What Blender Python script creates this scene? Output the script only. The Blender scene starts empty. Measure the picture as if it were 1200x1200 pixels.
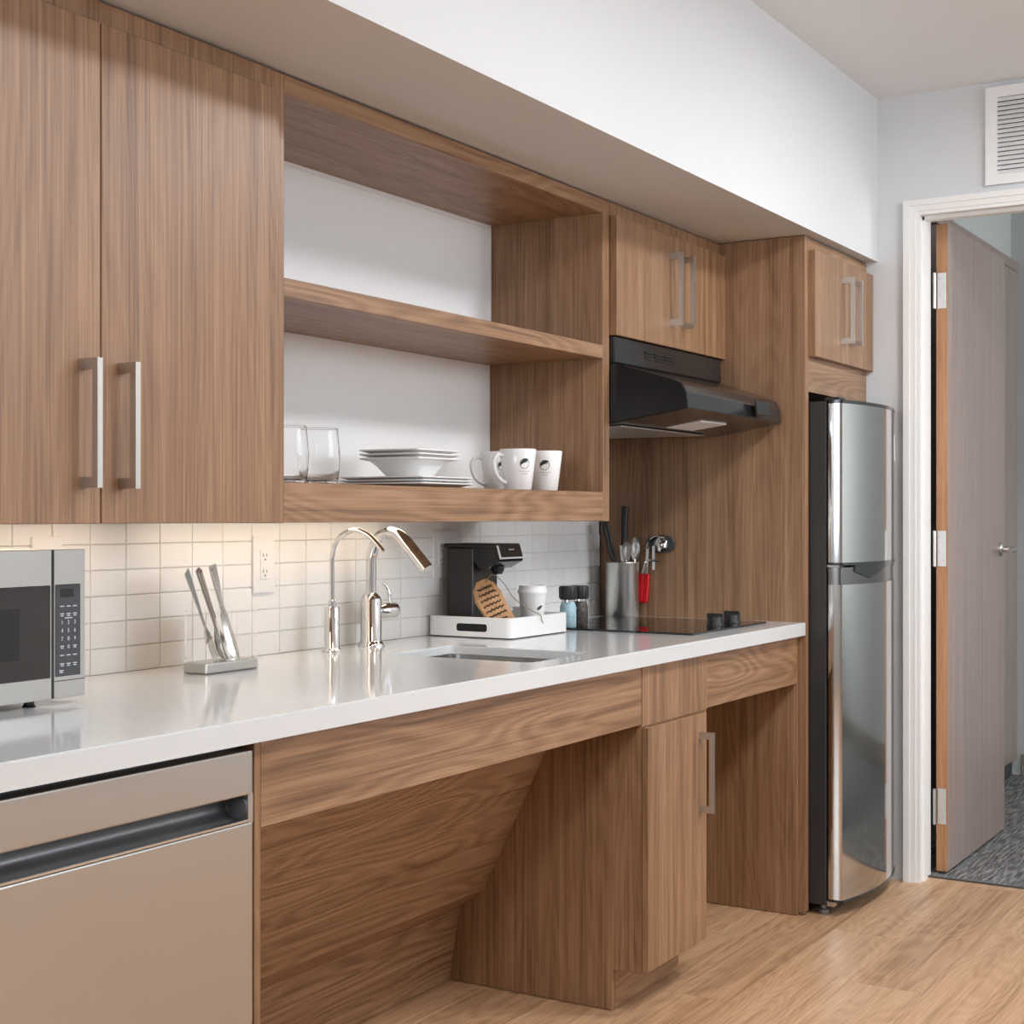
import bpy, bmesh, math, random
from mathutils import Vector, Matrix
S = bpy.context.scene
C = bpy.data.collections.new('kitchen'); S.collection.children.link(C)
random.seed(7)
PI = math.pi

# ------------------------------------------------------------------ camera
cam = bpy.data.cameras.new('camera'); co = bpy.data.objects.new('camera', cam); C.objects.link(co)
cam.sensor_width = 36; cam.lens = 56.09; cam.shift_x = .25; cam.shift_y = .0046
cam.clip_start = .05
co.location = (0, -2.096, 1.175)
co.rotation_euler = (PI/2, 0, math.radians(-90 + 35.931))
S.camera = co

# ------------------------------------------------------------------ world, daylight, exposure
W = bpy.data.worlds.new('world'); S.world = W; W.use_nodes = True
W.node_tree.nodes['Background'].inputs[0].default_value = (.75, .85, 1, 1)
W.node_tree.nodes['Background'].inputs[1].default_value = .6
S.view_settings.view_transform = 'Standard'; S.view_settings.look = 'None'
S.view_settings.gamma = 1; S.view_settings.use_curve_mapping = False
S.view_settings.exposure = 0.03
S.cycles.max_bounces = 16; S.cycles.diffuse_bounces = 5; S.cycles.glossy_bounces = 5
S.cycles.transmission_bounces = 16; S.cycles.sample_clamp_indirect = 6
S.cycles.caustics_reflective = False; S.cycles.caustics_refractive = False

def area(name, loc, rot, sx, sy, power, col):
    l = bpy.data.lights.new(name, 'AREA'); l.shape = 'RECTANGLE'; l.size = sx; l.size_y = sy
    l.energy = power; l.color = col
    o = bpy.data.objects.new(name, l); o.location = loc; o.rotation_euler = rot; C.objects.link(o); return o
# daylight entering through the window openings of the room behind and left of the camera
area('daylight_front', (3.85, -5.06, 1.95), (PI/2, 0, 0), 2.6, .95, 80, (.84, .92, 1))
area('daylight_left', (-2.06, -1.35, 1.7), (PI/2, 0, -PI/2), 1.5, 1.3, 95, (.80, .90, 1))
area('added_bedroom_light', (6.9, -4.02, 1.45), (PI/2, 0, 0), 1.6, 1.5, 48, (.9, .96, 1))  # unseen source, added to light the bedroom past the doorway

# ------------------------------------------------------------------ helpers: meshes
def box(bm, x0, x1, y0, y1, z0, z1):
    v = [bm.verts.new(p) for p in ((x0,y0,z0),(x1,y0,z0),(x1,y1,z0),(x0,y1,z0),(x0,y0,z1),(x1,y0,z1),(x1,y1,z1),(x0,y1,z1))]
    for f in ((0,3,2,1),(4,5,6,7),(0,1,5,4),(1,2,6,5),(2,3,7,6),(3,0,4,7)): bm.faces.new([v[i] for i in f])
    return bm
def nb(): return bmesh.new()
def bev(bm, w, seg=2):
    bmesh.ops.bevel(bm, geom=bm.edges[:], offset=w, segments=seg, profile=.5, affect='EDGES'); return bm
def bx(x0, x1, y0, y1, z0, z1, w=0, seg=2):
    bm = box(nb(), min(x0,x1), max(x0,x1), min(y0,y1), max(y0,y1), min(z0,z1), max(z0,z1))
    return bev(bm, w, seg) if w else bm
def lathe(bm, prof, c=(0,0,0), n=32, M=None):
    rings = []
    for r, z in prof:
        if r < 1e-6: rings.append([bm.verts.new((0,0,z))])
        else: rings.append([bm.verts.new((r*math.cos(2*PI*i/n), r*math.sin(2*PI*i/n), z)) for i in range(n)])
    for a, b in zip(rings, rings[1:]):
        for i in range(n):
            j = (i+1) % n
            if len(a) == 1 and len(b) == 1: continue
            if len(a) == 1: bm.faces.new((a[0], b[j], b[i]))
            elif len(b) == 1: bm.faces.new((a[i], a[j], b[0]))
            else: bm.faces.new((a[i], a[j], b[j], b[i]))
    vs = [v for r in rings for v in r]
    bmesh.ops.transform(bm, matrix=Matrix.Translation(c) @ (M or Matrix()), verts=vs)
    return bm
def solid(prof): return [(0, prof[0][1])] + list(prof) + [(0, prof[-1][1])]
def tube(bm, pts, r, n=12):
    pts = [Vector(p) for p in pts]; k = len(pts); rs = r if isinstance(r, (list, tuple)) else [r]*k
    t0 = (pts[1]-pts[0]).normalized(); u = t0.orthogonal().normalized(); rings = []
    for i, p in enumerate(pts):
        t = ((pts[min(i+1,k-1)] - pts[i]).normalized() + (pts[i] - pts[max(i-1,0)]).normalized()).normalized()
        u = (u - t*u.dot(t)).normalized(); w = t.cross(u)
        rings.append([bm.verts.new(p + (u*math.cos(2*PI*j/n) + w*math.sin(2*PI*j/n))*rs[i]) for j in range(n)])
    for a, b in zip(rings, rings[1:]):
        for j in range(n): bm.faces.new((a[j], a[(j+1)%n], b[(j+1)%n], b[j]))
    bm.faces.new(rings[0][::-1]); bm.faces.new(rings[-1]); return bm
def prism(bm, poly, axis, a0, a1):
    # poly in the two other axes, in x<y<z order
    def P(p, a):
        q = list(p); q.insert('xyz'.index(axis), a); return q
    A = [bm.verts.new(P(p, a0)) for p in poly]; Bv = [bm.verts.new(P(p, a1)) for p in poly]; n = len(poly)
    bm.faces.new(A); bm.faces.new(Bv[::-1])
    for i in range(n): bm.faces.new((A[i], Bv[i], Bv[(i+1)%n], A[(i+1)%n]))
    bmesh.ops.recalc_face_normals(bm, faces=bm.faces[:]); return bm
def rrect(x0, x1, y0, y1, r, n=6):
    out = []
    for cx, cy, a in ((x1-r,y1-r,0),(x0+r,y1-r,90),(x0+r,y0+r,180),(x1-r,y0+r,270)):
        for i in range(n+1):
            t = math.radians(a + 90*i/n); out.append((cx + r*math.cos(t), cy + r*math.sin(t)))
    return out
def arc(cx, cy, r, a0, a1, n):
    return [(cx + r*math.cos(math.radians(a0+(a1-a0)*i/n)), cy + r*math.sin(math.radians(a0+(a1-a0)*i/n))) for i in range(n+1)]
def catmull(P, n=8):
    P = [Vector(p) for p in P]; Q = [2*P[0]-P[1]] + P + [2*P[-1]-P[-2]]; out = []
    for i in range(1, len(Q)-2):
        a, b, c, d = Q[i-1:i+3]
        for j in range(n):
            t = j/n
            out.append(.5*((2*b) + (c-a)*t + (2*a-5*b+4*c-d)*t*t + (3*b-a-3*c+d)*t**3))
    out.append(P[-1]); return out

ORG = {}
def obj(name, bm, mat, parent=None, smooth=False, label=None, sub=0):
    """bm is in world coordinates; the object's origin is its thing's base"""
    me = bpy.data.meshes.new(name)
    if parent is not None: o_ = ORG[parent.name]
    else:
        xs = [v.co for v in bm.verts]
        o_ = Vector(((min(v.x for v in xs)+max(v.x for v in xs))/2, (min(v.y for v in xs)+max(v.y for v in xs))/2, min(v.z for v in xs)))
    bmesh.ops.translate(bm, vec=-Vector(o_), verts=bm.verts[:])
    bmesh.ops.recalc_face_normals(bm, faces=bm.faces[:])
    bm.to_mesh(me); bm.free()
    if smooth:
        for p in me.polygons: p.use_smooth = True
        if smooth != 'all': me.set_sharp_from_angle(angle=math.radians(40))
    if mat: me.materials.append(mat)
    o = bpy.data.objects.new(name, me); C.objects.link(o)
    if parent is not None: o.parent = parent
    else: o.location = o_
    ORG[o.name] = Vector(o_)
    if label: o['label'] = label
    return o
def tag(o, label, cat, group=None):
    o['label'] = label; o['category'] = cat
    if group: o['group'] = group
    return o
def thing(name, label, cat, loc, group=None):
    o = bpy.data.objects.new(name, None); o.empty_display_size = .05; C.objects.link(o); o.location = loc
    ORG[o.name] = Vector(loc); return tag(o, label, cat, group)
def struct(o, label=None):
    o['kind'] = 'structure'
    if label: o['label'] = label
    return o
def sroot(name, loc, label=None):
    o = bpy.data.objects.new(name, None); o.empty_display_size = .05; C.objects.link(o); o.location = loc
    ORG[o.name] = Vector(loc); return struct(o, label)
def instance(name, me, parent, loc):
    o = bpy.data.objects.new(name, me); C.objects.link(o); o.parent = parent; o.location = Vector(loc) - ORG[parent.name]; return o
def text_bm(bm, s, size, M, depth=.0003):
    cu = bpy.data.curves.new('t', 'FONT'); cu.body = s; cu.size = size; cu.align_x = 'CENTER'; cu.align_y = 'CENTER'; cu.extrude = depth; cu.resolution_u = 2
    o = bpy.data.objects.new('t', cu); C.objects.link(o)
    dg = bpy.context.evaluated_depsgraph_get(); me = bpy.data.meshes.new_from_object(o.evaluated_get(dg))
    me.transform(M); bm.from_mesh(me)
    bpy.data.objects.remove(o); bpy.data.curves.remove(cu); bpy.data.meshes.remove(me); return bm

# ------------------------------------------------------------------ helpers: materials
def mat(name, col, rough=.5, metal=0, spec=.5, trans=0, ior=1.45, coat=0, aniso=0):
    m = bpy.data.materials.new(name); m.use_nodes = True; b = m.node_tree.nodes['Principled BSDF']
    b.inputs['Base Color'].default_value = (*col, 1); b.inputs['Roughness'].default_value = rough
    b.inputs['Metallic'].default_value = metal; b.inputs['Specular IOR Level'].default_value = spec
    b.inputs['Transmission Weight'].default_value = trans; b.inputs['IOR'].default_value = ior
    b.inputs['Coat Weight'].default_value = coat
    b.inputs['Anisotropic'].default_value = aniso
    return m
class NT:
    def __init__(s, m): s.m = m; s.t = m.node_tree; s.b = s.t.nodes['Principled BSDF']
    def n(s, kind, **kw):
        x = s.t.nodes.new(kind)
        for k, v in kw.items():
            if isinstance(k, str) and hasattr(x, k) and k not in x.inputs: setattr(x, k, v)
            else: x.inputs[k].default_value = v
        return x
    def l(s, a, b): s.t.links.new(a, b)
    def math(s, op, a, b=None):
        x = s.t.nodes.new('ShaderNodeMath'); x.operation = op
        for i, v in enumerate((a, b)):
            if v is None: continue
            if isinstance(v, (int, float)): x.inputs[i].default_value = v
            else: s.l(v, x.inputs[i])
        return x.outputs[0]
    def coords(s, scale, rnd=0):
        tc = s.n('ShaderNodeTexCoord'); out = tc.outputs['Object']
        if rnd:
            oi = s.n('ShaderNodeObjectInfo'); v = s.t.nodes.new('ShaderNodeVectorMath'); v.operation = 'SCALE'
            v.inputs[0].default_value = (rnd, rnd*.7, rnd*1.3); s.l(oi.outputs['Random'], v.inputs['Scale'])
            a = s.t.nodes.new('ShaderNodeVectorMath'); a.operation = 'ADD'; s.l(out, a.inputs[0]); s.l(v.outputs[0], a.inputs[1]); out = a.outputs[0]
        mp = s.n('ShaderNodeMapping'); mp.inputs['Scale'].default_value = scale; s.l(out, mp.inputs['Vector']); return mp.outputs[0]
    def noise(s, vec, detail=3, rough=.5, scale=1, dist=0):
        x = s.n('ShaderNodeTexNoise'); x.inputs['Scale'].default_value = scale; x.inputs['Detail'].default_value = detail
        x.inputs['Roughness'].default_value = rough; x.inputs['Distortion'].default_value = dist; s.l(vec, x.inputs['Vector']); return x.outputs['Fac']
    def ramp(s, fac, stops):
        r = s.n('ShaderNodeValToRGB'); e = r.color_ramp.elements
        while len(e) < len(stops): e.new(.5)
        for i, (p, c) in enumerate(stops): e[i].position = p; e[i].color = (*c, 1)
        s.l(fac, r.inputs[0]); return r.outputs[0]
    def bump(s, h, dist, strength=1):
        b = s.n('ShaderNodeBump'); b.inputs['Distance'].default_value = dist; b.inputs['Strength'].default_value = strength
        s.l(h, b.inputs['Height']); s.l(b.outputs[0], s.b.inputs['Normal'])
def ax(axis, par, perp): return tuple(par if a == axis else perp for a in 'xyz')
def wood(name, axis, dark, mid, light, rough=.40, ring=.25, rndtone=0, par=1.0, spec=.65):
    m = mat(name, mid, rough, spec=spec); t = NT(m)
    fine = t.noise(t.coords(ax(axis, 2.4*par, 230), 31), 4, .7)
    med = t.noise(t.coords(ax(axis, .55*par, 38), 31), 3, .6)
    low = t.noise(t.coords(ax(axis, .6*par, 5.5), 31), 2, .5)
    rings = t.math('SINE', t.math('MULTIPLY', low, 150))
    rings = t.math('ADD', t.math('MULTIPLY', rings, .5), .5)
    v = t.math('ADD', t.math('MULTIPLY', fine, .62 - ring*.5), t.math('MULTIPLY', med, .38))
    v = t.math('ADD', v, t.math('MULTIPLY', rings, ring*.5))
    if rndtone:
        oi = t.n('ShaderNodeObjectInfo'); v = t.math('ADD', v, t.math('MULTIPLY', t.math('SUBTRACT', oi.outputs['Random'], .5), rndtone))
    c = t.ramp(v, [(.34, dark), (.50, mid), (.66, light)])
    t.l(c, t.b.inputs['Base Color']); t.bump(fine, .0006, .25)
    return m
WD, WM, WL = (.135, .063, .027), (.265, .140, .068), (.375, .220, .120)
wood_v = wood('walnut_laminate_vertical', 'z', WD, WM, WL, ring=.10)
wood_h = wood('walnut_laminate_horizontal', 'x', WD, WM, WL, ring=.22)
wood_y = wood('walnut_laminate_depth', 'y', WD, WM, WL, ring=.2)
wood_door = wood('sheen_tinted_walnut_laminate', 'z', (.24, .17, .145), (.32, .235, .205), (.39, .30, .27), rough=.35, ring=.08)  # walnut laminate with the cool sheen of reflected light mixed into its colour
wood_edge = wood('oak_door_edge', 'z', (.28, .12, .045), (.40, .19, .08), (.5, .26, .12), ring=.1)
plank_m = wood('oak_vinyl_plank', 'x', (.31, .168, .082), (.51, .302, .168), (.64, .41, .245), rough=.38, ring=.13, rndtone=.10, par=1.3, spec=.45)
paint = mat('white_wall_paint', (.635, .645, .65), .7, spec=.25)
t = NT(paint); t.bump(t.noise(t.coords((160,)*3), 3), .0004, .4)
accent = mat('grey_accent_paint', (.62, .64, .66), .7, spec=.2)
ceil_m = mat('ceiling_paint', (.76, .775, .785), .8, spec=.2)
trim_m = mat('trim_paint', (.78, .765, .74), .4)
panel_white = mat('white_back_board', (.84, .835, .825), .5)
quartz = mat('white_quartz', (.65, .65, .645), .10, spec=.6); t = NT(quartz)
t.l(t.ramp(t.noise(t.coords((420,)*3), 2), [(.3, (.61,.612,.605)), (.55, (.65,.652,.645)), (.8, (.67,.672,.667))]), t.b.inputs['Base Color'])
tile_m = mat('white_glazed_tile', (.80, .785, .755), .16, spec=.5); t = NT(tile_m)
oi = t.n('ShaderNodeObjectInfo'); t.l(t.ramp(oi.outputs['Random'], [(0, (.82,.805,.78)), (1, (.86,.85,.83))]), t.b.inputs['Base Color'])
grout_m = mat('grey_grout', (.74, .72, .69), .85, spec=.1)
def steel(name, col, rough, axis, amt=.015, aniso=0):
    m = mat(name, col, rough, 1, aniso=aniso); t = NT(m)
    f = t.noise(t.coords(ax(axis, .8, 60)), 2, .6)
    t.l(t.math('ADD', t.math('MULTIPLY', t.math('SUBTRACT', f, .5), amt*2), rough), t.b.inputs['Roughness'])
    return m
steel_h = steel('brushed_steel_horizontal', (.52, .51, .485), .30, 'x')
steel_v = steel('brushed_steel_vertical', (.56, .545, .525), .10, 'z', .008, .0)
steel_m = steel('satin_steel', (.62, .60, .575), .36, 'z', .015, .0)
nickel = mat('satin_nickel', (.56, .53, .49), .30, 1)
chrome = mat('chrome', (.75, .74, .73), .06, 1)
polished = mat('polished_cutlery_steel', (.66, .64, .61), .12, 1)
blackg = mat('gloss_black_enamel', (.012, .012, .013), .16, spec=.5)
blackm = mat('matte_black_plastic', (.018, .017, .017), .45)
blacks = mat('satin_black_plastic', (.03, .027, .025), .3)
dark = mat('dark_recess', (.01, .01, .01), .8)
grey_d = mat('dark_grey_plastic', (.05, .052, .055), .38)
greyp = mat('handle_pocket_grey', (.20, .205, .21), .34, .7)
glassb = mat('black_ceramic_glass', (.012, .011, .011), .04, spec=.6)
glass = mat('clear_glass', (1, 1, 1), 0, trans=1, ior=1.25)
acrylic = mat('clear_acrylic', (1, 1, 1), .0, trans=1, ior=1.12)
smoke = mat('smoked_oven_glass', (.030, .026, .024), .07, spec=.5)
china = mat('white_china', (.80, .795, .785), .15, spec=.5)
white_p = mat('white_plastic', (.80, .79, .775), .35)
paperc = mat('white_paper_cup', (.82, .81, .79), .55)
red = mat('red_vinyl', (.72, .008, .015), .3)
ink = mat('dark_green_ink', (.018, .030, .022), .5)
inkb = mat('black_ink', (.02, .017, .015), .7)
greyink = mat('grey_ink', (.42, .41, .40), .6)
printw = mat('pale_keypad_print', (.62, .64, .66), .6)
kraft = mat('kraft_paper', (.50, .27, .125), .75); t = NT(kraft)
t.l(t.ramp(t.noise(t.coords((90,)*3), 4), [(.3, (.42,.215,.095)), (.7, (.56,.32,.16))]), t.b.inputs['Base Color'])
pepper = mat('pepper_grains', (.03, .025, .02), .5); t = NT(pepper)
t.l(t.ramp(t.noise(t.coords((420,)*3), 2), [(.45, (.012,.010,.009)), (.7, (.22,.17,.13))]), t.b.inputs['Base Color'])
salt = mat('blue_salt_label', (.28, .46, .52), .5); t = NT(salt)
t.l(t.ramp(t.noise(t.coords((60,60,160)), 2), [(.42, (.26,.42,.47)), (.5, (.42,.56,.60)), (.62, (.30,.47,.52))]), t.b.inputs['Base Color'])
carpet = mat('grey_stripe_carpet', (.2, .2, .19), .95, spec=.1); t = NT(carpet)
v1 = t.noise(t.coords((9, 150, 1)), 3, .6); v2 = t.noise(t.coords((110, 260, 1)), 2, .6)
vv = t.math('ADD', t.math('MULTIPLY', v1, .6), t.math('MULTIPLY', v2, .4))
t.l(t.ramp(vv, [(.38, (.055,.052,.05)), (.5, (.17,.165,.16)), (.62, (.42,.41,.39))]), t.b.inputs['Base Color']); t.bump(v2, .004, .8)
taupe = mat('taupe_rubber_base', (.28, .25, .21), .6)
bed_paint = mat('pale_green_grey_paint', (.54, .55, .53), .7, spec=.2)
def emit(name, col, s):
    m = bpy.data.materials.new(name); m.use_nodes = True; b = m.node_tree.nodes['Principled BSDF']
    b.inputs['Base Color'].default_value = (.9, .9, .9, 1); b.inputs['Emission Color'].default_value = (*col, 1); b.inputs['Emission Strength'].default_value = s; return m

# ------------------------------------------------------------------ the setting
CEIL, SOF, XR, XL, YF = 2.535, 2.005, 5.40, -2.0, -5.0
UB, UT, UY, DY = 1.163, 2.0, -.394, -.414
# floor with planks running along the counter
fl = struct(obj('floor', bx(XL, 5.50, YF, 0, -.06, -.0085), dark), 'light brown oak plank floor')
PW = .18; cache = {}
def plank_mesh(L):
    L = round(L, 3)
    if L not in cache:
        bm = bx(0, L-.0008, 0, PW-.0008, -.008, 0); top = [e for e in bm.edges if all(v.co.z > -.001 for v in e.verts)]
        bmesh.ops.bevel(bm, geom=top, offset=.0011, segments=1, affect='EDGES')
        me = bpy.data.meshes.new('plank'); bm.to_mesh(me); bm.free(); me.materials.append(plank_m); cache[L] = me
    return cache[L]
row = 0; y = -.04
while y > YF + .02:
    y0 = y - PW
    if y0 < YF: break
    x = XL - [.35, .95, .1, .7, 1.15][row % 5]
    while x < 5.5:
        a, b = max(x, XL), min(x + 1.3, 5.5)
        if b - a > .03: instance('plank', plank_mesh(b - a), fl, (a, y0, 0))
        x += 1.3
    y -= PW; row += 1
# back wall with stacked tile splashback
wb = struct(obj('wall_back', bx(XL, 5.52, 0, .12, 0, CEIL), paint), 'white kitchen wall behind the cabinets')
obj('grout', bx(1.40, 4.745, 0, -.003, .864, UB+.012), grout_m, wb, label='grey grout between the tiles')
TW, TH, TX = .1072, .0513, 2.3319
def tile_mesh(w, h):
    bm = bx(0, w-.0018, -.0065, 0, 0, h-.0018); e = [e for e in bm.edges if all(v.co.y < -.006 for v in e.verts)]
    bmesh.ops.bevel(bm, geom=e, offset=.0012, segments=1, affect='EDGES')
    me = bpy.data.meshes.new('tile'); bm.to_mesh(me); bm.free(); me.materials.append(tile_m); return me
tm, tmc, tml = tile_mesh(TW, TH), tile_mesh(TW, .0425), tile_mesh(4.743-(TX+22*TW), TH)
for i in range(-8, 23):
    for r in range(6):
        if i == 22 and r == 5: continue
        instance('tile', (tml if i == 22 else tmc if r == 5 else tm), wb, (TX + i*TW + .0009, -.0005, .8645 + r*TH))
# ceiling, soffit, other walls
struct(obj('ceiling', bx(XL, 5.52, YF, 0, CEIL, CEIL+.1), ceil_m), 'flat white ceiling')
struct(obj('soffit', bx(.9, XR, -.685, 0, SOF, CEIL), paint), 'white boxed soffit above the cabinets')
def wall_with_hole(axis, a0, a1, h0, h1, z0, z1, t0, t1):
    bm = nb()
    def p(u0, u1, w0, w1):
        if u1-u0 > 1e-4 and w1-w0 > 1e-4:
            box(bm, *((u0,u1,t0,t1) if axis == 'x' else (t0,t1,u0,u1)), w0, w1)
    p(a0, h0, 0, CEIL); p(h1, a1, 0, CEIL); p(h0, h1, 0, z0); p(h0, h1, z1, CEIL); return bm
YJ0, YJ1, DH = -.8175, -1.733, 2.142      # door opening
struct(obj('wall_right', wall_with_hole('y', YF, 0, YJ1-.015, YJ0+.015, 0, DH+.015, XR, 5.52), paint), 'white end wall around the doorway')
struct(obj('wall_left', wall_with_hole('y', YF, 0, -2.1, -.6, 1.05, 2.35, XL-.12, XL), accent), 'grey wall left of the camera')
struct(obj('wall_front', wall_with_hole('x', XL, 5.52, 2.55, 5.15, 1.45, 2.45, YF-.12, YF), accent), 'grey wall behind the camera')
def window(n, axis, a0, a1, t0, label, zs=(1.05, 2.35)):
    bm = nb()
    def p(u0, u1, w0, w1): box(bm, *((u0,u1,t0-.04,t0+.01) if axis == 'x' else (t0-.04,t0+.01,u0,u1)), w0, w1)
    p(a0, a0+.05, *zs); p(a1-.05, a1, *zs); p(a0, a1, zs[0], zs[0]+.05); p(a0, a1, zs[1]-.05, zs[1])
    for k in (1, 2): m_ = a0 + (a1-a0)*k/3; p(m_-.02, m_+.02, *zs)
    struct(obj(f'window_{n}', bm, trim_m), label)
window(1, 'x', 2.55, 5.15, YF, 'wide high window behind the camera', (1.45, 2.45)); window(2, 'y', -2.1, -.6, XL, 'window in the wall left of the camera')
# baseboards of the kitchen, out of the doorway
struct(obj('baseboard_right', bx(XR-.012, XR, YF, YJ1-.09, 0, .1), trim_m), 'white baseboard right of the doorway')
struct(obj('baseboard_front', bx(XL, XR-.012, YF, YF+.012, 0, .1), trim_m), 'white baseboard behind the camera')
# door casing and jamb
tr = sroot('trim_1', (XR, YJ0, 0), 'off-white painted door casing and jamb')
def casing_poly(y0, y1): return None
bm = nb()
for (o, i, d) in ((.049, .030, .019), (.030, .012, .015), (.012, 0, .011)):
    for sgn, yj in ((1, YJ0), (-1, YJ1)):
        a, b = sorted((yj + sgn*o, yj + sgn*i)); box(bm, XR-d, XR, a, b, 0, DH+o)
    box(bm, XR-d, XR, YJ1-i, YJ0+i, DH+i, DH+o)
obj('casing', bm, trim_m, tr)
bm = nb(); box(bm, XR-.002, 5.535, YJ0, YJ0+.015, 0, DH); box(bm, XR-.002, 5.535, YJ1-.015, YJ1, 0, DH); box(bm, XR-.002, 5.535, YJ1, YJ0, DH, DH+.015)
obj('jamb', bm, trim_m, tr)
bm = nb(); box(bm, 5.425, 5.465, YJ0-.006, YJ0, 0, DH); box(bm, 5.425, 5.465, YJ1, YJ1+.012, 0, DH); box(bm, 5.425, 5.465, YJ1, YJ0, DH-.012, DH)
obj('door_stop', bm, trim_m, tr)
# open door, swung into the bedroom
dr = sroot('door_1', (5.565, -.84, 0), 'open walnut laminate door, grey sheen in its colour, with oak edge and lever handle')
leaf = obj('leaf', bx(5.562, 6.46, -.864, -.829, .012, 2.135, .001, 1), wood_door, dr)
obj('edge_band', bx(5.5585, 5.562, -.8635, -.8295, .012, 2.135), wood_edge, dr, label='orange-brown oak edge of the door')
for z in (.166, 1.012, 1.858):
    bm = bx(5.5565, 5.5590, -.860, -.833, z, z+.117, .0005, 1); h = obj('hinge', bm, steel_m, dr)
    bm = nb(); tube(bm, [(5.545, -.826, z), (5.545, -.826, z+.117)], .006, 10); box(bm, 5.5355, 5.5560, -.829, -.826, z, z+.117); obj('knuckle', bm, steel_m, h, True)
    bm = nb()
    for k in range(4): lathe(bm, solid([(.0035, 0), (.003, .0012)]), (5.5565, -.852 + (k % 2)*.013, z+.02+k*.026), 8, Matrix.Rotation(-PI/2, 4, 'Y'))
    obj('screw', bm, nickel, h, True)
lv = obj('lever_handle', lathe(nb(), solid([(.026, 0), (.026, .006), (.022, .010), (.011, .012), (.011, .05), (.009, .054)]), (6.385, -.863, 1.055), 20, Matrix.Rotation(PI/2, 4, 'X')), nickel, dr, True)
obj('lever', tube(nb(), catmull([(6.385, -.908, 1.055), (6.37, -.915, 1.056), (6.33, -.918, 1.056), (6.27, -.914, 1.050)], 5), .008, 10), nickel, lv, True)
# bedroom beyond
struct(obj('floor_bedroom', bx(5.503, 8.0, -4.0, -.4, -.06, .003), carpet), 'grey striped loop-pile carpet beyond the doorway')
struct(obj('trim_2', bx(5.496, 5.506, YJ1, YJ0, -.005, .005, .001, 1), grey_d), 'thin dark threshold strip between planks and carpet')
struct(obj('wall_bedroom_side', bx(5.52, 8.0, -.617, -.5, 0, 2.75), bed_paint), 'pale bedroom wall above the closet')
struct(obj('wall_bedroom_end', bx(7.9, 8.0, -4.0, -.617, 0, 2.75), bed_paint), 'pale bedroom end wall')
struct(obj('wall_bedroom_front', wall_with_hole('x', 5.52, 8.0, 6.1, 7.7, .7, 2.2, -4.1, -4.0), bed_paint), 'bedroom wall out of sight, its window opening added for light')
struct(obj('ceiling_bedroom', bx(5.52, 8.0, -4.1, -.5, 2.75, 2.85), ceil_m), 'white bedroom ceiling')
struct(obj('baseboard_bedroom', bx(7.89, 7.9, -4.0, -.66, 0, .098, .002, 1), taupe), 'taupe baseboard on the bedroom end wall')
cl = thing('closet', 'grey-brown built-in closet seen past the open door', 'closet', (7.2, -.62, 0))
obj('toe_kick', bx(6.35, 7.85, -.63, -.618, .004, .085), grey_d, cl)
obj('header', bx(6.35, 7.86, -.652, -.618, 2.28, 2.325, .001, 1), wood_door, cl)
for x0 in (6.36, 7.10):
    d = obj('door', bx(x0, x0+.735, -.655, -.62, .085, 2.275, .001, 1), wood_door, cl)
    hx = 7.06 if x0 < 7 else 7.36
    bm = nb(); tube(bm, [(hx, -.685, .82), (hx, -.685, 1.03)], .006, 10)
    for z in (.85, 1.0): tube(bm, [(hx, -.654, z), (hx, -.685, z)], .005, 8)
    obj('pull', bm, nickel, d, True)
# wall vent
vt = thing('wall_vent', 'white louvred return-air grille high on the end wall above the door', 'vent', (5.39, -1.32, 2.21))
Y0, Y1 = -1.0135, -1.65
bm = nb(); box(bm, 5.386, 5.40, Y0-.033, Y0, 2.212, 2.517); box(bm, 5.386, 5.40, Y1, Y1+.033, 2.212, 2.517)
box(bm, 5.386, 5.40, Y1+.033, Y0-.033, 2.484, 2.517); box(bm, 5.386, 5.40, Y1+.033, Y0-.033, 2.212, 2.243); obj('frame', bm, white_p, vt)
obj('backing', bx(5.3985, 5.40, Y1+.033, Y0-.033, 2.243, 2.484), grey_d, vt)
bm = prism(nb(), [(5.387, -.006), (5.389, -.007), (5.3985, .005), (5.3965, .006)], 'y', Y1+.033, Y0-.033)
me = bpy.data.meshes.new('slat'); bm.to_mesh(me); bm.free(); me.materials.append(white_p)
for k in range(17): instance('slat', me, vt, (0, 0, 2.2505 + k*.01415))

# ------------------------------------------------------------------ upper cabinets
def pull(x, z0, z1, yf, door, w=.012, out=.036):
    bm = box(nb(), x, x+w, yf-out, yf-out+.011, z0, z1)
    box(bm, x, x+w, yf-out+.011, yf, z0, z0+.017); box(bm, x, x+w, yf-out+.011, yf, z1-.017, z1)
    return obj('pull_handle', bm, nickel, door, label='satin nickel square bar handle')
def door(x0, x1, z0, z1, yf, th, parent, hx=None, hz=None, m=None):
    d = obj('door', bx(x0, x1, yf, yf+th, z0, z1, .0012, 1), m or wood_v, parent)
    if hx: pull(hx, hz[0], hz[1], yf, d)
    return d
uc = thing('wall_cabinet', 'tall two-door walnut wall cabinet above the microwave', 'cabinet', (1.9, -.2, UB))
obj('body', bx(1.412, 2.3935, UY, -.008, UB+.028, UT), wood_v, uc)
obj('side_skirt', bx(1.412, 1.428, UY, -.008, UB, UB+.028), wood_v, uc)
door(1.414, 1.9015, UB+.001, 1.958, DY, .0195, uc, 1.854, (1.220, 1.422))
door(1.9045, 2.393, UB+.001, 1.958, DY, .0195, uc, 1.945, (1.220, 1.422))
su = thing('open_shelf_unit', 'open walnut shelf unit with white back between the wall cabinets', 'shelf unit', (3.16, -.2, UB))
obj('side_panel', bx(2.3945, 2.438, UY, -.008, UB, UT, .001, 1), wood_v, su)
obj('side_panel', bx(3.8848, 3.9245, UY, -.008, UB, UT, .001, 1), wood_v, su)
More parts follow.
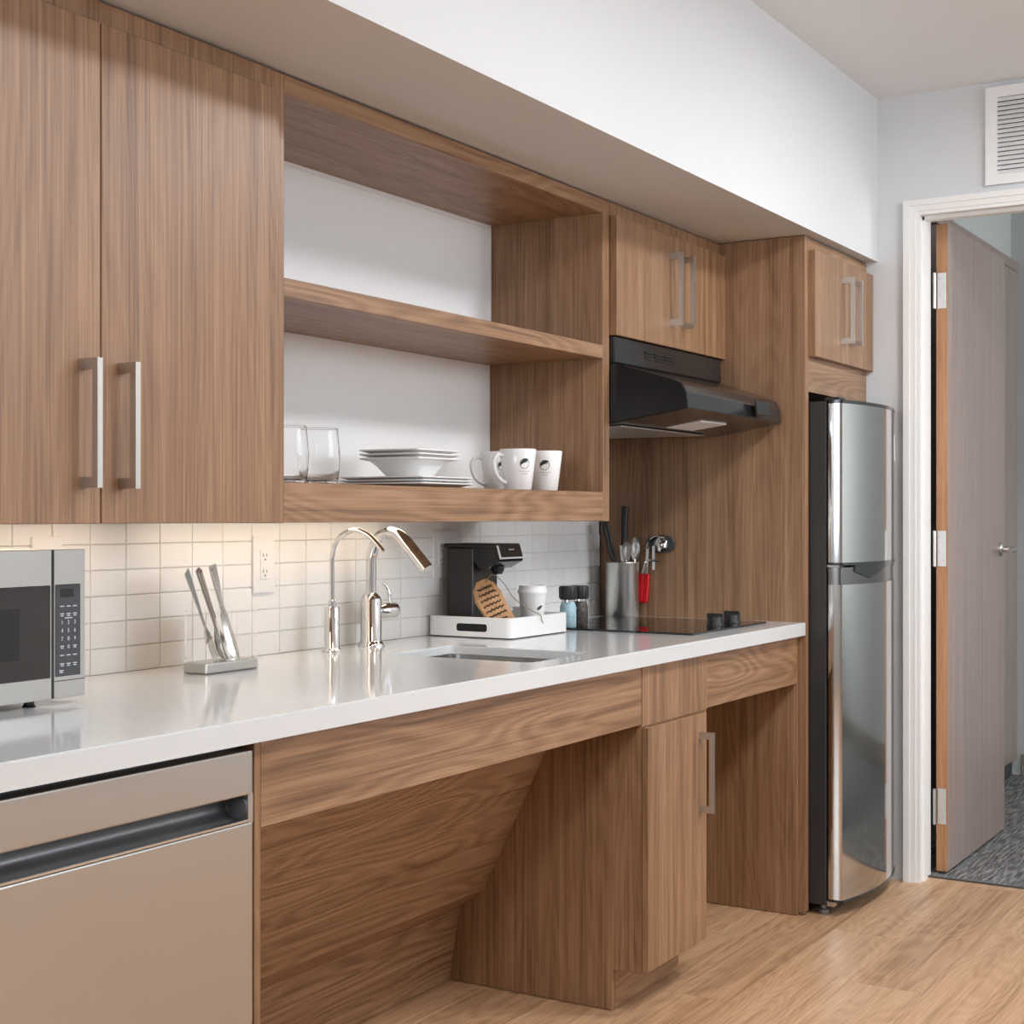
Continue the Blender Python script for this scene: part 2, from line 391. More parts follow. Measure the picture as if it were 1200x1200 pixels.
obj('top_panel', bx(2.438, 3.8848, UY+.0005, -.008, 1.965, UT, .001, 1), wood_h, su)
obj('shelf', bx(2.438, 3.8848, UY+.0005, -.066, 1.5855, 1.621, .001, 1), wood_h, su)
obj('shelf', bx(2.438, 3.8848, UY+.019, -.066, 1.191, 1.239, .001, 1), wood_h, su)
obj('front_rail', bx(2.438, 3.8848, UY+.0005, UY+.019, UB+.001, 1.2392, .001, 1), wood_h, su)
obj('back_panel', bx(2.438, 3.8848, -.066, -.012, 1.20, 1.964), panel_white, su, label='white back panel')
bm = nb(); box(bm, 3.8755, 3.8848, -.070, -.066, 1.621, 1.965); box(bm, 2.438, 3.8755, -.070, -.066, 1.955, 1.965); obj('edge_trim', bm, panel_white, su)
hc = thing('wall_cabinet', 'short two-door walnut cabinet above the black range hood', 'cabinet', (4.335, -.2, 1.65))
obj('body', bx(3.9255, 4.744, UY, -.008, 1.652, UT), wood_v, hc)
door(3.9262, 4.3365, 1.65, 1.963, DY, .0195, hc, 4.294, (1.709, 1.913))
door(4.3395, 4.7435, 1.65, 1.963, DY, .0195, hc, 4.386, (1.709, 1.913))
fc = thing('refrigerator_cabinet', 'walnut surround with tall end panel and two-door cabinet over the refrigerator', 'cabinet', (5.07, -.3, 0))
obj('end_panel', bx(4.745, 4.774, -.652, -.008, .012, UT+.003, .001, 1), wood_v, fc)
obj('body', bx(4.774, 5.396, -.650, -.008, 1.545, UT), wood_h, fc)
door(4.7765, 5.0895, 1.648, 1.963, -.672, .0215, fc, 5.047, (1.708, 1.912))
door(5.0925, 5.399, 1.648, 1.963, -.672, .0215, fc, 5.135, (1.708, 1.912))

# ------------------------------------------------------------------ range hood
rh = thing('range_hood', 'glossy black under-cabinet range hood above the cooktop', 'range hood', (4.335, -.3, 1.415))
HX0, HX1 = 3.929, 4.742
bm = prism(nb(), [(-.012, 1.65), (-.404, 1.65), (-.408, 1.578), (-.012, 1.578)], 'x', HX0, HX1-.02); obj('fascia', bev(bm, .003, 1), blackg, rh)
sec = [(-.012, 1.578), (-.404, 1.578), (-.560, 1.530), (-.590, 1.516), (-.602, 1.492), (-.606, 1.452), (-.594, 1.449)]
bm = nb(); prism(bm, sec + [(-.39, 1.418), (-.012, 1.418)], 'x', HX0, HX1)
for v in bm.verts:      # front corners swept back a little
    if v.co.x > 4.7 and v.co.y < -.55: v.co.y += .022; v.co.x -= .004
obj('canopy', bev(bm, .004, 2), blackg, rh)
bm = bx(3.99, 4.60, -.40, -.10, 1.4135, 1.4175, .001, 1); obj('grease_filter', bm, steel_m, rh)
bm = prism(nb(), [(3.97, -.575), (4.70, -.555), (4.70, -.42), (3.97, -.42)], 'z', 1.4185, 1.420)
bm.free(); bm = bx(4.25, 4.45, -.52, -.42, 1.4285, 1.432); bmesh.ops.rotate(bm, cent=(4.35, -.47, 1.43), matrix=Matrix.Rotation(math.radians(-8), 3, 'X'), verts=bm.verts[:]); obj('lamp_lens', bm, white_p, rh)
for x0 in (4.135, 4.205, 4.275):
    bm = nb()
    for z in (1.604, 1.612, 1.620): box(bm, x0, x0+.060, -.4085, -.4045, z, z+.004)
    obj('vent_slot', bm, dark, rh)
bm = bx(4.45, 4.56, -.6085, -.602, 1.462, 1.500, .001, 1); bmesh.ops.rotate(bm, cent=(4.5, -.604, 1.48), matrix=Matrix.Rotation(math.radians(-5), 3, 'X'), verts=bm.verts[:]); obj('switch_plate', bm, blackm, rh)

# ------------------------------------------------------------------ counter, sink, taps
CT, CB, CF = .864, .826, -.652
SX0, SX1, SY0, SY1 = 3.095, 3.402, -.575, -.215
bm = nb(); hole = rrect(SX0, SX1, SY0, SY1, .025, 5); n = len(hole)
outer = [(4.7445, 0), (1.40, 0), (1.40, CF), (4.7445, CF)]
def ring_faces(z, flip):
    H = [bm.verts.new((*p, z)) for p in hole]; O = [bm.verts.new((*p, z)) for p in outer]; q = n//4
    for c in range(4):
        seg = H[c*q:(c+1)*q]
        for a, b in zip(seg, seg[1:]): bm.faces.new((O[c], b, a) if flip else (O[c], a, b))
        nx = H[((c+1)*q) % n]; bm.faces.new((O[c], O[(c+1)%4], nx, seg[-1]) if not flip else (O[c], seg[-1], nx, O[(c+1)%4]))
    return H, O
Ht, Ot = ring_faces(CT, False); Hb, Ob = ring_faces(CT-.02, True)
for i in range(n): bm.faces.new((Ht[i], Hb[i], Hb[(i+1)%n], Ht[(i+1)%n]))
for i in range(4): bm.faces.new((Ot[i], Ot[(i+1)%4], Ob[(i+1)%4], Ob[i]))
bmesh.ops.recalc_face_normals(bm, faces=bm.faces[:])
e = [e for e in bm.edges if (all(abs(v.co.y-CF) < 1e-5 and v.co.z > CT-.001 for v in e.verts)) or (all(abs(v.co.z-CT) < 1e-5 for v in e.verts) and all((v.co.x-1.4) > .1 and v.co.x < 4.7 and v.co.y < -.1 for v in e.verts) and len(e.link_faces) == 2 and abs(e.link_faces[0].normal.z - e.link_faces[1].normal.z) > .5)]
bmesh.ops.bevel(bm, geom=e, offset=.0025, segments=2, affect='EDGES')
ct = tag(obj('countertop', bm, quartz), 'long white quartz countertop with sink cut-out', 'countertop')
obj('edge_strip', bx(1.40, 4.7445, CF, CF+.045, CB, CT-.02), quartz, ct)
sk = thing('sink', 'small undermount stainless sink bowl set in the white countertop', 'sink', (3.25, -.4, .66))
bm = nb(); o1 = rrect(SX0-.012, SX1+.012, SY0-.012, SY1+.012, .035, 5); i1 = rrect(SX0-.004, SX1+.004, SY0-.004, SY1+.004, .03, 5); b1 = rrect(SX0+.02, SX1-.02, SY0+.02, SY1-.02, .03, 5)
loops = [[bm.verts.new((*p, z)) for p in L] for L, z in ((o1, CT-.0225), (i1, CT-.0225), (i1, .70), (b1, .672))]
for A, B_ in zip(loops, loops[1:]):
    for i in range(len(A)): bm.faces.new((A[i], A[(i+1)%len(A)], B_[(i+1)%len(A)], B_[i]))
bm.faces.new(loops[-1])
o = obj('bowl', bm, steel_h, sk, True); md = o.modifiers.new('s', 'SOLIDIFY'); md.thickness = .0015; md.offset = 1
obj('drain', lathe(nb(), [(.042, .0), (.040, .003), (.032, .001), (.028, -.006), (0, -.006)], (3.25, -.40, .673), 24), chrome, sk, True)
# filtered-water tap
fw = thing('filtered_water_tap', 'slim chrome gooseneck tap at the left of the sink', 'tap', (3.073, -.085, CT))
obj('base', lathe(nb(), solid([(.0245, 0), (.0245, .005), (.019, .008), (.0175, .010), (.0175, .100), (.016, .1045)]), (3.073, -.085, CT), 28), chrome, fw, True)
obj('spout', tube(nb(), catmull([(3.073, -.085, .965), (3.073, -.085, 1.03), (3.073, -.0855, 1.085), (3.073, -.100, 1.122), (3.073, -.140, 1.144), (3.073, -.178, 1.136), (3.073, -.206, 1.114), (3.073, -.222, 1.096)], 6), .0058, 12), chrome, fw, True)
obj('collar', lathe(nb(), solid([(.009, 0), (.009, .014), (.007, .016)]), (3.073, -.085, .968), 18), chrome, fw, True)
fa = thing('kitchen_faucet', 'thick chrome pull-down faucet with side lever behind the sink', 'faucet', (3.27, -.068, CT))
obj('body', lathe(nb(), solid([(.033, 0), (.033, .003), (.0285, .010), (.0255, .014), (.0255, .112), (.022, .120), (.0165, .126), (.0145, .128)]), (3.27, -.068, CT), 32), chrome, fa, True)
obj('neck', tube(nb(), catmull([(3.27, -.068, .99), (3.27, -.068, 1.04), (3.27, -.070, 1.085), (3.27, -.088, 1.125), (3.27, -.120, 1.139), (3.27, -.143, 1.132)], 6), .0125, 16), chrome, fa, True)
obj('spray_head', tube(nb(), catmull([(3.27, -.118, 1.138), (3.27, -.140, 1.134), (3.27, -.165, 1.112), (3.27, -.195, 1.080), (3.27, -.222, 1.050)], 6), [.0125]*5 + [.0128 + .0045*min(1, i/6) for i in range(20)], 18), chrome, fa, True)
lvb = obj('lever_hub', tube(nb(), [(3.29, -.074, .948), (3.305, -.0785, .948), (3.345, -.088, .948), (3.349, -.089, .948)], [.012, .019, .019, .016], 20), chrome, fa, True)
obj('lever', tube(nb(), catmull([(3.336, -.083, .962), (3.334, -.081, .985), (3.328, -.077, 1.004), (3.318, -.072, 1.014)], 4), [.0045]*6 + [.004]*7, 10), chrome, lvb, True)

# ------------------------------------------------------------------ dishwasher
AY = -.63
dw = thing('dishwasher', 'brushed stainless dishwasher with recessed pocket handle under the counter', 'dishwasher', (1.72, -.3, 0))
obj('tub', bx(1.417, 2.016, -.575, -.02, .02, .815), blackm, dw)
DX0, DX1 = 1.419, 2.0155
obj('control_strip', bx(DX0, DX1, -.600, -.578, .804, .8155), blackm, dw)
dd = obj('door', bx(DX0, DX1, AY, -.577, .742, .811, .003, 2), steel_h, dw)
bm = bx(DX0, DX1, AY, -.577, .115, .6995, .003, 2); obj('lower_panel', bm, steel_h, dd)
for a_, b_ in ((DX0, DX0+.02), (DX1-.013, DX1)): obj('pocket_cheek', bx(a_, b_, AY+.0005, -.577, .698, .744), steel_h, dd)
prof = [(AY+.004, .742)] + [(AY + .004 + .040*math.sin(a), .7205 + .0215*math.cos(a)) for a in [PI*i/10 for i in range(1, 10)]] + [(AY+.004, .699), (-.577, .699), (-.577, .742)]
obj('pocket_handle', prism(nb(), [(p[0], p[1]) for p in prof], 'x', DX0+.02, DX1-.013), greyp, dd, True, label='dark grey scooped pocket handle')
obj('pocket_lip', bx(DX0+.012, DX1-.012, AY-.0015, AY+.006, .7005, .7045, .001, 1), chrome, dd)
obj('pocket_end', tube(nb(), [(DX1-.0165, AY+.020, .7215), (DX1-.0135, AY+.020, .7215)], .0185, 24), greyp, dd, True)
obj('kick_plate', bx(DX0, DX1, -.56, -.548, .012, .108), blackm, dw)
tag(obj('end_panel', bx(1.397, 1.414, -.628, -.01, .002, CB-.001), wood_v), 'walnut end panel left of the stainless dishwasher', 'panel')

# ------------------------------------------------------------------ base run
kb = thing('sink_knee_cabinet', 'walnut apron and sloped panels around the knee space under the sink', 'cabinetry', (2.8, -.4, 0))
obj('side_panel', bx(2.0185, 2.0355, AY, -.02, .002, CB-.001, .001, 1), wood_v, kb)
obj('apron', bx(2.036, 3.566, AY, AY+.02, .686, CB-.001, .001, 1), wood_h, kb)
obj('sloped_panel', prism(nb(), [(-.4145, .665), (-.2163, .2431), (-.1463, .1865), (-.130, .200), (-.205, .255), (-.396, .665)], 'x', 2.0365, 3.5655), wood_h, kb)
obj('kick_panel', prism(nb(), [(-.148, .187), (-.119, .002), (-.105, .002), (-.134, .187)], 'x', 2.0365, 3.5655), wood_h, kb)
bc = thing('base_cabinet', 'narrow walnut base cabinet with one door between the two knee spaces', 'cabinet', (3.78, -.35, 0))
bm = nb(); prism(bm, [(AY, .100), (AY, CB-.001), (-.02, CB-.001), (-.02, .002), (-.5555, .002), (-.5555, .100)], 'x', 3.5665, 3.585); obj('side_panel', bm, wood_v, bc)
bm = nb(); prism(bm, [(AY, .100), (AY, CB-.001), (-.02, CB-.001), (-.02, .002), (-.5555, .002), (-.5555, .100)], 'x', 3.972, 3.990); obj('side_panel', bm, wood_v, bc)
obj('body', bx(3.585, 3.972, AY+.001, -.03, .100, CB-.002), wood_v, bc)
obj('fixed_front', bx(3.5675, 3.9895, AY-.002, AY, .6815, CB-.001), wood_v, bc)
obj('toe_kick', bx(3.585, 3.990, -.5565, -.54, .002, .100), wood_h, bc)
door(3.5675, 3.950, .105, .6785, AY-.016, .0155, bc, 3.898, (.432, .634))
ck = thing('cooktop_knee_cabinet', 'walnut apron and side panel around the knee space under the cooktop', 'cabinetry', (4.4, -.4, 0))
obj('apron', bx(3.991, 4.735, AY, AY+.02, .684, CB-.001, .001, 1), wood_h, ck)
obj('side_panel', bx(4.7355, 4.7445, AY, -.02, .002, CB-.001), wood_v, ck)
obj('back_panel', bx(3.991, 4.735, -.13, -.115, .002, CB-.002), wood_h, ck)

# ------------------------------------------------------------------ cooktop
kt = thing('cooktop', 'black glass two-burner cooktop with two knobs set in the counter', 'cooktop', (4.345, -.34, CT))
obj('glass_panel', bx(4.05, 4.64, -.572, -.09, CT, .8695, .0012, 2), glassb, kt)
for cx_, cy_, r_ in ((4.21, -.22, .075), (4.21, -.43, .09)):
    obj('burner_ring', lathe(nb(), [(r_, .0), (r_, .0003), (r_-.002, .0003), (r_-.002, 0)], (cx_, cy_, .8695), 40), grey_d, kt, True)
for cx_, cy_ in ((4.388, -.510), (4.525, -.510)):
    k = obj('knob', lathe(nb(), solid([(.024, 0), (.024, .005), (.0215, .008), (.0200, .024), (.017, .026)]), (cx_, cy_, .8695), 28), blackm, kt, True)
    obj('grip', bx(cx_-.005, cx_+.005, cy_-.023, cy_+.023, .8765, .9035, .002, 1), blackm, k)

# ------------------------------------------------------------------ refrigerator
fr = thing('refrigerator', 'slim top-freezer refrigerator with bowed stainless doors and black sides', 'refrigerator', (5.08, -.4, 0))
FX0, FX1 = 4.788, 5.376
obj('case', bx(FX0, FX1, -.700, -.06, .03, 1.515, .004, 2), blacks, fr)
def bow(y0, bulge, n=16):
    pts = [(FX0+.001, -.705)]
    pts += [(FX0+.001, y0+.006), (FX0+.004, y0+.001)]
    for i in range(n+1):
        u = i/n; x = FX0+.008 + (FX1-FX0-.016)*u; pts.append((x, y0 - bulge*(1-(2*u-1)**2)))
    return pts + [(FX1-.004, y0+.001), (FX1-.001, y0+.006), (FX1-.001, -.705)]
for z0, z1, nm in ((1.040, 1.508, 'freezer_door'), (.050, .975, 'door')):
    bm = prism(nb(), bow(-.745, .036), 'z', z0, z1); obj(nm, bm, steel_v, fr, True)
for z0, z1 in ((1.508, 1.518), (1.032, 1.040), (.042, .050)):
    obj('door_cap', prism(nb(), bow(-.747, .036), 'z', z0, z1), blackg, fr, True)
hs = obj('handle_band', prism(nb(), bow(-.741, .036), 'z', .975, 1.026), mat('dark_steel_trim', (.16, .15, .145), .22, .9), fr, True, label='dark band with grip recess between the doors')
g = nb(); A = []
pts = [(x, y_) for x, y_ in bow(-.7435, .036) if FX0+.06 < x < FX1-.02]
for i, (x, y_) in enumerate(pts):
    u = i/(len(pts)-1); zl = 1.020 - .030*max(0, 1-abs(u-.22)/.30)
    A.append((g.verts.new((x, y_-.001, zl)), g.verts.new((x, y_-.001, 1.0315)), g.verts.new((x, y_+.008, zl)), g.verts.new((x, y_+.008, 1.0315))))
for a, b in zip(A, A[1:]):
    for p, q in ((0, 1), (1, 3), (3, 2), (2, 0)): g.faces.new((a[p], b[p], b[q], a[q]))
for a in (A[0], A[-1]): g.faces.new((a[0], a[1], a[3], a[2]))
obj('grip', g, blackg, hs, True)
for x in (FX0+.02, FX1-.05):
    f = obj('foot', lathe(nb(), solid([(.016, 0), (.016, .012), (.010, .014), (.010, .04)]), (x+.012, -.682, .001), 16), greyp, fr, True)
obj('hinge', bx(FX0+.004, FX0+.05, -.735, -.70, 1.026, 1.033, .001, 1), nickel, fr)
obj('hinge', bx(FX0+.002, FX0+.03, -.722, -.70, .028, .045, .001, 1), nickel, fr)
obj('hinge_cover', bx(FX0+.01, FX0+.07, -.735, -.69, 1.515, 1.527, .003, 1), blackm, fr)
obj('base_grille', bx(FX0+.03, FX1-.03, -.695, -.68, .012, .045), blackm, fr)
mg = thing('fridge_clip', 'small white clip on the right edge of the freezer door', 'clip', (5.382, -.735, 1.36))
obj('plate', bx(5.3755, 5.380, -.744, -.722, 1.352, 1.44, .002, 1), white_p, mg); obj('hook', tube(nb(), catmull([(5.380, -.733, 1.40), (5.386, -.733, 1.365), (5.390, -.735, 1.355), (5.394, -.738, 1.368)], 4), .003, 8), white_p, mg, True)

# ------------------------------------------------------------------ microwave
MY, MX0, MX1 = -.29, 1.535, 2.003
mw = thing('microwave', 'stainless countertop microwave with dark glass door at the left', 'microwave', (1.77, -.16, CT))
obj('case', bx(MX0+.002, MX1-.002, MY+.03, -.03, .880, 1.1195, .003, 1), steel_m, mw)
md_ = obj('door', bx(MX0, 1.9215, MY, MY+.030, .8755, 1.121, .001, 1), steel_h, mw)
obj('glass_pane', bx(MX0+.012, 1.918, MY-.0012, MY+.004, .9105, 1.0625, .001, 1), smoke, md_)
obj('screen', bx(MX0+.06, 1.846, MY-.0016, MY, .945, 1.028), mat('oven_screen', (.012, .011, .010), .25), md_)
obj('door_seam', bx(1.9215, 1.9265, MY-.0003, MY+.03, .8765, 1.120), blackm, mw)
cp = obj('control_panel', bx(1.9265, MX1, MY, MY+.03, .8755, 1.121, .001, 1), steel_h, mw)
obj('keypad', bx(1.9285, 1.9915, MY-.0012, MY+.002, .9105, 1.064, .002, 1), grey_d, cp)
obj('display', bx(1.941, 1.972, MY-.0018, MY-.001, 1.042, 1.0555), mat('dead_display', (.015, .015, .014), .15), cp)
obj('latch_line', bx(1.928, 2.0015, MY-.0003, MY+.002, .9035, .9048), dark, cp)
bm = nb(); RM = Matrix.Rotation(PI/2, 4, 'X')
for r in range(3):
    for c in range(3):
        text_bm(bm, str(1+r*3+c), .0095, Matrix.Translation((1.945+c*.0155, MY-.0013, 1.000-r*.0135)) @ RM, .0002)
text_bm(bm, '0', .0095, Matrix.Translation((1.9605, MY-.0013, .9595)) @ RM, .0002)
def dash(x, z, w): box(bm, x-w/2, x+w/2, MY-.0016, MY-.0012, z-.0008, z+.0008)
for z in (1.027, 1.0145, .946, .932):
    for c in range(3): dash(1.945+c*.0155, z, .0095)
    if z in (1.0145, .932):
        for c in range(3): dash(1.945+c*.0155, z-.0032, .007)
dash(1.9605, 1.0075, .018)
for x in (1.945, 1.976): dash(x, .961, .009); dash(x, .958, .006)
dash(1.943, .921, .010); dash(1.943, .918, .008)
obj('key_print', bm, printw, cp)
for x in (MX0+.05, 1.897):
    for y in (-.262, -.07): obj('foot', lathe(nb(), solid([(.012, 0), (.009, .003), (.009, .018)]), (x, y, CT), 12), blackm, mw, True)

# ------------------------------------------------------------------ outlets
def outlet(name, label, x0, z0, gangs, kind, w=.0815, h=.128):
    W_ = w + (gangs-1)*.046
    t_ = thing(name, label, 'outlet' if kind == 'o' else 'switch', (x0+W_/2, -.006, z0))
    obj('cover_plate', bx(x0, x0+W_, -.0125, -.0065, z0, z0+h, .002, 2), white_p, t_)
    for g_ in range(gangs):
        cx_ = x0 + w/2 + g_*.046
        f = obj('insert', bx(cx_-.0165, cx_+.0165, -.0145, -.0120, z0+h/2-.033, z0+h/2+.033, .001, 1), white_p, t_)
        bm = nb()
        if kind == 'o' or g_ == 0:
            for zz in (z0+h/2-.019, z0+h/2+.017):
                box(bm, cx_-.0075, cx_-.0055, -.0149, -.0144, zz, zz+.008); box(bm, cx_+.0052, cx_+.0070, -.0149, -.0144, zz+.001, zz+.007)
                lathe(bm, solid([(.0024, 0), (.0024, .0005)]), (cx_, -.0144, zz-.006), 8, Matrix.Rotation(PI/2, 4, 'X'))
            obj('slots', bm, grey_d, f)
        else:
            bm.free(); b_ = bx(cx_-.0145, cx_+.0145, -.017, -.0143, z0+h/2-.030, z0+h/2+.030, .001, 1); obj('rocker', b_, white_p, f)
outlet('wall_outlet', 'single white outlet on the tiles above the cutlery caddy', 2.8665, 1.004, 1, 'o')
outlet('wall_outlet', 'white double-gang outlet and switch plate behind the coffee maker', 3.672, 1.012, 2, 's')
outlet('wall_outlet', 'white outlet plate half hidden behind the microwave', 2.165, 1.010, 1, 'o')

# ------------------------------------------------------------------ cutlery caddy
cd = thing('cutlery_caddy', 'clear acrylic cutlery caddy on a steel base beside the microwave', 'caddy', (2.56, -.149, CT))
KX0, KX1, KY0, KY1 = 2.480, 2.655, -.178, -.120
obj('base', bx(KX0, KX1, KY0, KY1, CT+.0005, .886, .003, 2), steel_h, cd)
zt = .9885; th = .003
for a in ((KX0+.003, KX1-.003, KY0+.002, KY0+.002+th), (KX0+.003, KX1-.003, KY1-.002-th, KY1-.002), (KX0+.003, KX0+.003+th, KY0+.0055, KY1-.0055), (KX1-.003-th, KX1-.003, KY0+.0055, KY1-.0055)):
    obj('acrylic_wall', bx(*a, .8865, zt), acrylic, cd)
for x in (KX0+.152,): obj('divider', bx(x, x+.002, KY0+.0055, KY1-.0055, .8865, zt-.004), acrylic, cd)
def flat_outline(kind):
    L = .2
    h = [(0, .0085), (.006, .0095), (.03, .0085), (.09, .0042)]          # handle, from its free end
    if kind == 'knife': r = [(.10, .0045), (.105, .0085), (.16, .0105), (.185, .0095), (.2, .002)]
    elif kind == 'spoon': r = [(.130, .003), (.142, .009), (.155, .0165), (.170, .0190), (.185, .0165), (.196, .009), (.2, .001)]
    else: r = [(.125, .003), (.135, .007), (.145, .0120), (.155, .0128)]
    return h + r
def cutlery(kind, label, top, bot, roll, group):
    pr = flat_outline(kind); bm = nb(); t_ = .0011
    def place(u, v, w): return (u, v, w)
    bowl = lambda u, v: (.007*(1-((u-.17)/.032)**2)*(1-(abs(v)/.020)**2) if kind == 'spoon' and u > .138 else (.0025*math.sin((u-.12)/.08*PI) if kind == 'fork' and u > .12 else 0))
    cols = []
    for u, w in pr:
        cols.append([[bm.verts.new((u, w*s_, s2*t_ - bowl(u, w*s_)*1.0)) for s_ in (-1, -.5, 0, .5, 1)] for s2 in (1, -1)])
    for a, b in zip(cols, cols[1:]):
        for i in range(4):
            bm.faces.new((a[0][i], b[0][i], b[0][i+1], a[0][i+1])); bm.faces.new((a[1][i+1], b[1][i+1], b[1][i], a[1][i]))
        bm.faces.new((a[0][0], a[1][0], b[1][0], b[0][0])); bm.faces.new((a[0][4], b[0][4], b[1][4], a[1][4]))
    for c in (cols[0], cols[-1]):
        for i in range(4): bm.faces.new((c[0][i], c[0][i+1], c[1][i+1], c[1][i]))
    if kind == 'fork':
        for k in range(4):
            v = -.0105 + k*.007; tube(bm, [(.153, v, 0), (.175, v, -.001), (.2, v*.96, 0)], [.0017, .0015, .0008], 6)
    top, bot = Vector(top), Vector(bot); d = (bot-top).normalized()
    up = Vector((.3, -1, .2)); up = (up - d*up.dot(d)).normalized(); side = up.cross(d)
    M = Matrix.Translation(top) @ Matrix((d, side, up)).transposed().to_4x4() @ Matrix.Rotation(roll, 4, 'X')
    bmesh.ops.transform(bm, matrix=M, verts=bm.verts[:])
    tag(obj(kind, bm, polished, smooth=True), label, kind, group)
G = 'cutlery in the clear caddy'
def lean(x0, y0, x1, y1):      # free end from a 0.2 m long piece standing on the caddy base
    b = Vector((x1, y1, .8875)); dx, dy = x0-x1, y0-y1; return (x0, y0, .8875 + math.sqrt(.2**2-dx*dx-dy*dy)), tuple(b)
for kind, label, a, roll in (
    ('fork', 'steel fork at the left front of the clear caddy', (2.449, -.153, 2.537, -.160), .12),
    ('spoon', 'steel spoon whose bowl shows at the front of the caddy', (2.490, -.154, 2.575, -.160), .0),
    ('knife', 'steel knife whose broad blade shows at the front of the caddy', (2.530, -.154, 2.612, -.160), -.1),
    ('fork', 'steel fork standing behind the front fork in the caddy', (2.478, -.132, 2.560, -.141), -.1),
    ('spoon', 'steel spoon standing behind the front spoon in the caddy', (2.512, -.131, 2.591, -.138), .1),
    ('knife', 'steel knife standing behind the front knife in the caddy', (2.560, -.131, 2.623, -.138), .6)):
    p0, p1 = lean(*a); cutlery(kind, label, p0, p1, roll, G)

# ------------------------------------------------------------------ coffee tray
ty = thing('coffee_tray', 'white serving tray with dark slot handles under the coffee maker', 'tray', (3.81, -.13, CT))
TX0, TX1, TY0, TY1, TZ = 3.640, 3.977, -.254, -.012, .9175
o1, i1 = rrect(TX0, TX1, TY0, TY1, .018, 5), rrect(TX0+.007, TX1-.007, TY0+.007, TY1-.007, .012, 5)
bm = nb(); LP = [[bm.verts.new((*p, z)) for p in L] for L, z in ((o1, CT+.003), (o1, TZ), (i1, TZ), (i1, CT+.010))]
for A, B_ in zip(LP, LP[1:]):
    for i in range(len(A)): bm.faces.new((A[i], A[(i+1)%len(A)], B_[(i+1)%len(A)], B_[i]))
bm.faces.new(LP[0][::-1]); bm.faces.new(LP[-1]); obj('shell', bm, white_p, ty, True)
for x, n_ in ((TX0-.0006, 1), (TX1+.0006, -1)):
    a = rrect(-.185, -.098, .8805, .9005, .006, 4); obj('slot_handle', prism(nb(), a, 'x', x, x+.004*n_), dark, ty)
obj('foot_rim', prism(nb(), rrect(TX0+.006, TX1-.006, TY0+.006, TY1-.006, .014, 4), 'z', CT+.0003, CT+.003), blackm, ty)
cm = thing('coffee_maker', 'black single-serve coffee maker standing on the white tray', 'coffee maker', (3.776, -.11, .8745))
QX0, QX1 = 3.708, 3.844
TF = .8745
obj('column', bx(QX0, QX1, -.110, -.030, TF, 1.094, .004, 2), blacks, cm)
obj('base_plate', bx(QX0, QX1, -.190, -.110, TF, TF+.018, .003, 1), blacks, cm)
obj('drip_tray', bx(QX0+.012, QX1-.012, -.182, -.114, TF+.018, TF+.021), steel_m, cm)
hd = obj('brew_head', prism(nb(), [(-.110, 1.101), (-.176, 1.101), (-.186, 1.066), (-.183, 1.058), (-.150, 1.040), (-.128, 1.040), (-.110, 1.062)], 'x', QX0, QX1), blackg, cm)
obj('lid', bx(QX0-.002, QX1+.001, -.176, -.022, 1.0945, 1.1045, .003, 2), blackm, cm)
bm = nb()
def slab(x0, x1, z0, z1, off):     # on the sloping front of the head
    def yy(z): return -.176 - (1.101-z)*(.010/.035)
    v = [bm.verts.new((x, yy(z)-o_, z)) for o_ in (off, -.001) for x, z in ((x0,z0),(x1,z0),(x1,z1),(x0,z1))]
    for f in ((0,1,2,3),(7,6,5,4),(0,4,5,1),(1,5,6,2),(2,6,7,3),(3,7,4,0)): bm.faces.new([v[i] for i in f])
slab(QX0+.001, QX0+.010, 1.065, 1.100, .0012); slab(QX0+.010, QX1-.001, 1.065, 1.0695, .0012); obj('silver_trim', bm, white_p, hd)
bm = nb(); slab(QX0+.011, QX1-.002, 1.070, 1.100, .0008); obj('front_panel', bm, blackg, hd)
bm = nb(); slab(QX0+.062, QX0+.094, 1.0875, 1.0905, .0012); obj('brand_print', bm, greyink, hd)
obj('nozzle', lathe(nb(), solid([(.012, 0), (.018, .012), (.018, .02)]), ((QX0+QX1)/2, -.145, 1.024), 20), blackm, cm, True)
# kraft packet leaning in the brewing bay
kp = thing('kraft_packet', 'brown kraft paper packet with black script leaning in the coffee maker', 'packet', (3.74, -.20, TF))
TZ0 = TF + .0015
P0 = Vector((3.681, -.212, TZ0+.014)); U0 = Vector((.587, -.81, 0)); V0 = Vector((.24, .17, .95)).normalized()
ca, sa = math.cos(.42), math.sin(.42); U = U0*ca + V0*sa; Vv = V0*ca - U0*sa; Nn = U.cross(Vv).normalized()
def KP(u, v, n=0): return P0 + U*u + Vv*v + Nn*n
outl = [(.004, -.012), (.034, -.012), (.038, .02), (.036, .055), (.038, .09), (.030, .118), (.014, .136), (-.012, .136), (-.030, .118), (-.038, .09), (-.034, .055), (-.032, .015)]
bm = nb(); c0 = [bm.verts.new(KP(u, v, -.001)) for u, v in outl]; c1 = [bm.verts.new(KP(u*.93, .006+v*.95, .009)) for u, v in outl]; c2 = [bm.verts.new(KP(u, v, .001)) for u, v in outl]
cc = bm.verts.new(KP(0, .06, .013)); N_ = len(outl)
for i in range(N_):
    j = (i+1) % N_; bm.faces.new((c0[i], c0[j], c2[j], c2[i])); bm.faces.new((c2[i], c2[j], c1[j], c1[i])); bm.faces.new((c1[i], c1[j], cc))
bm.faces.new(c0[::-1]); obj('pouch', bm, kraft, kp, True)
bm = nb(); rr = random.Random(3)
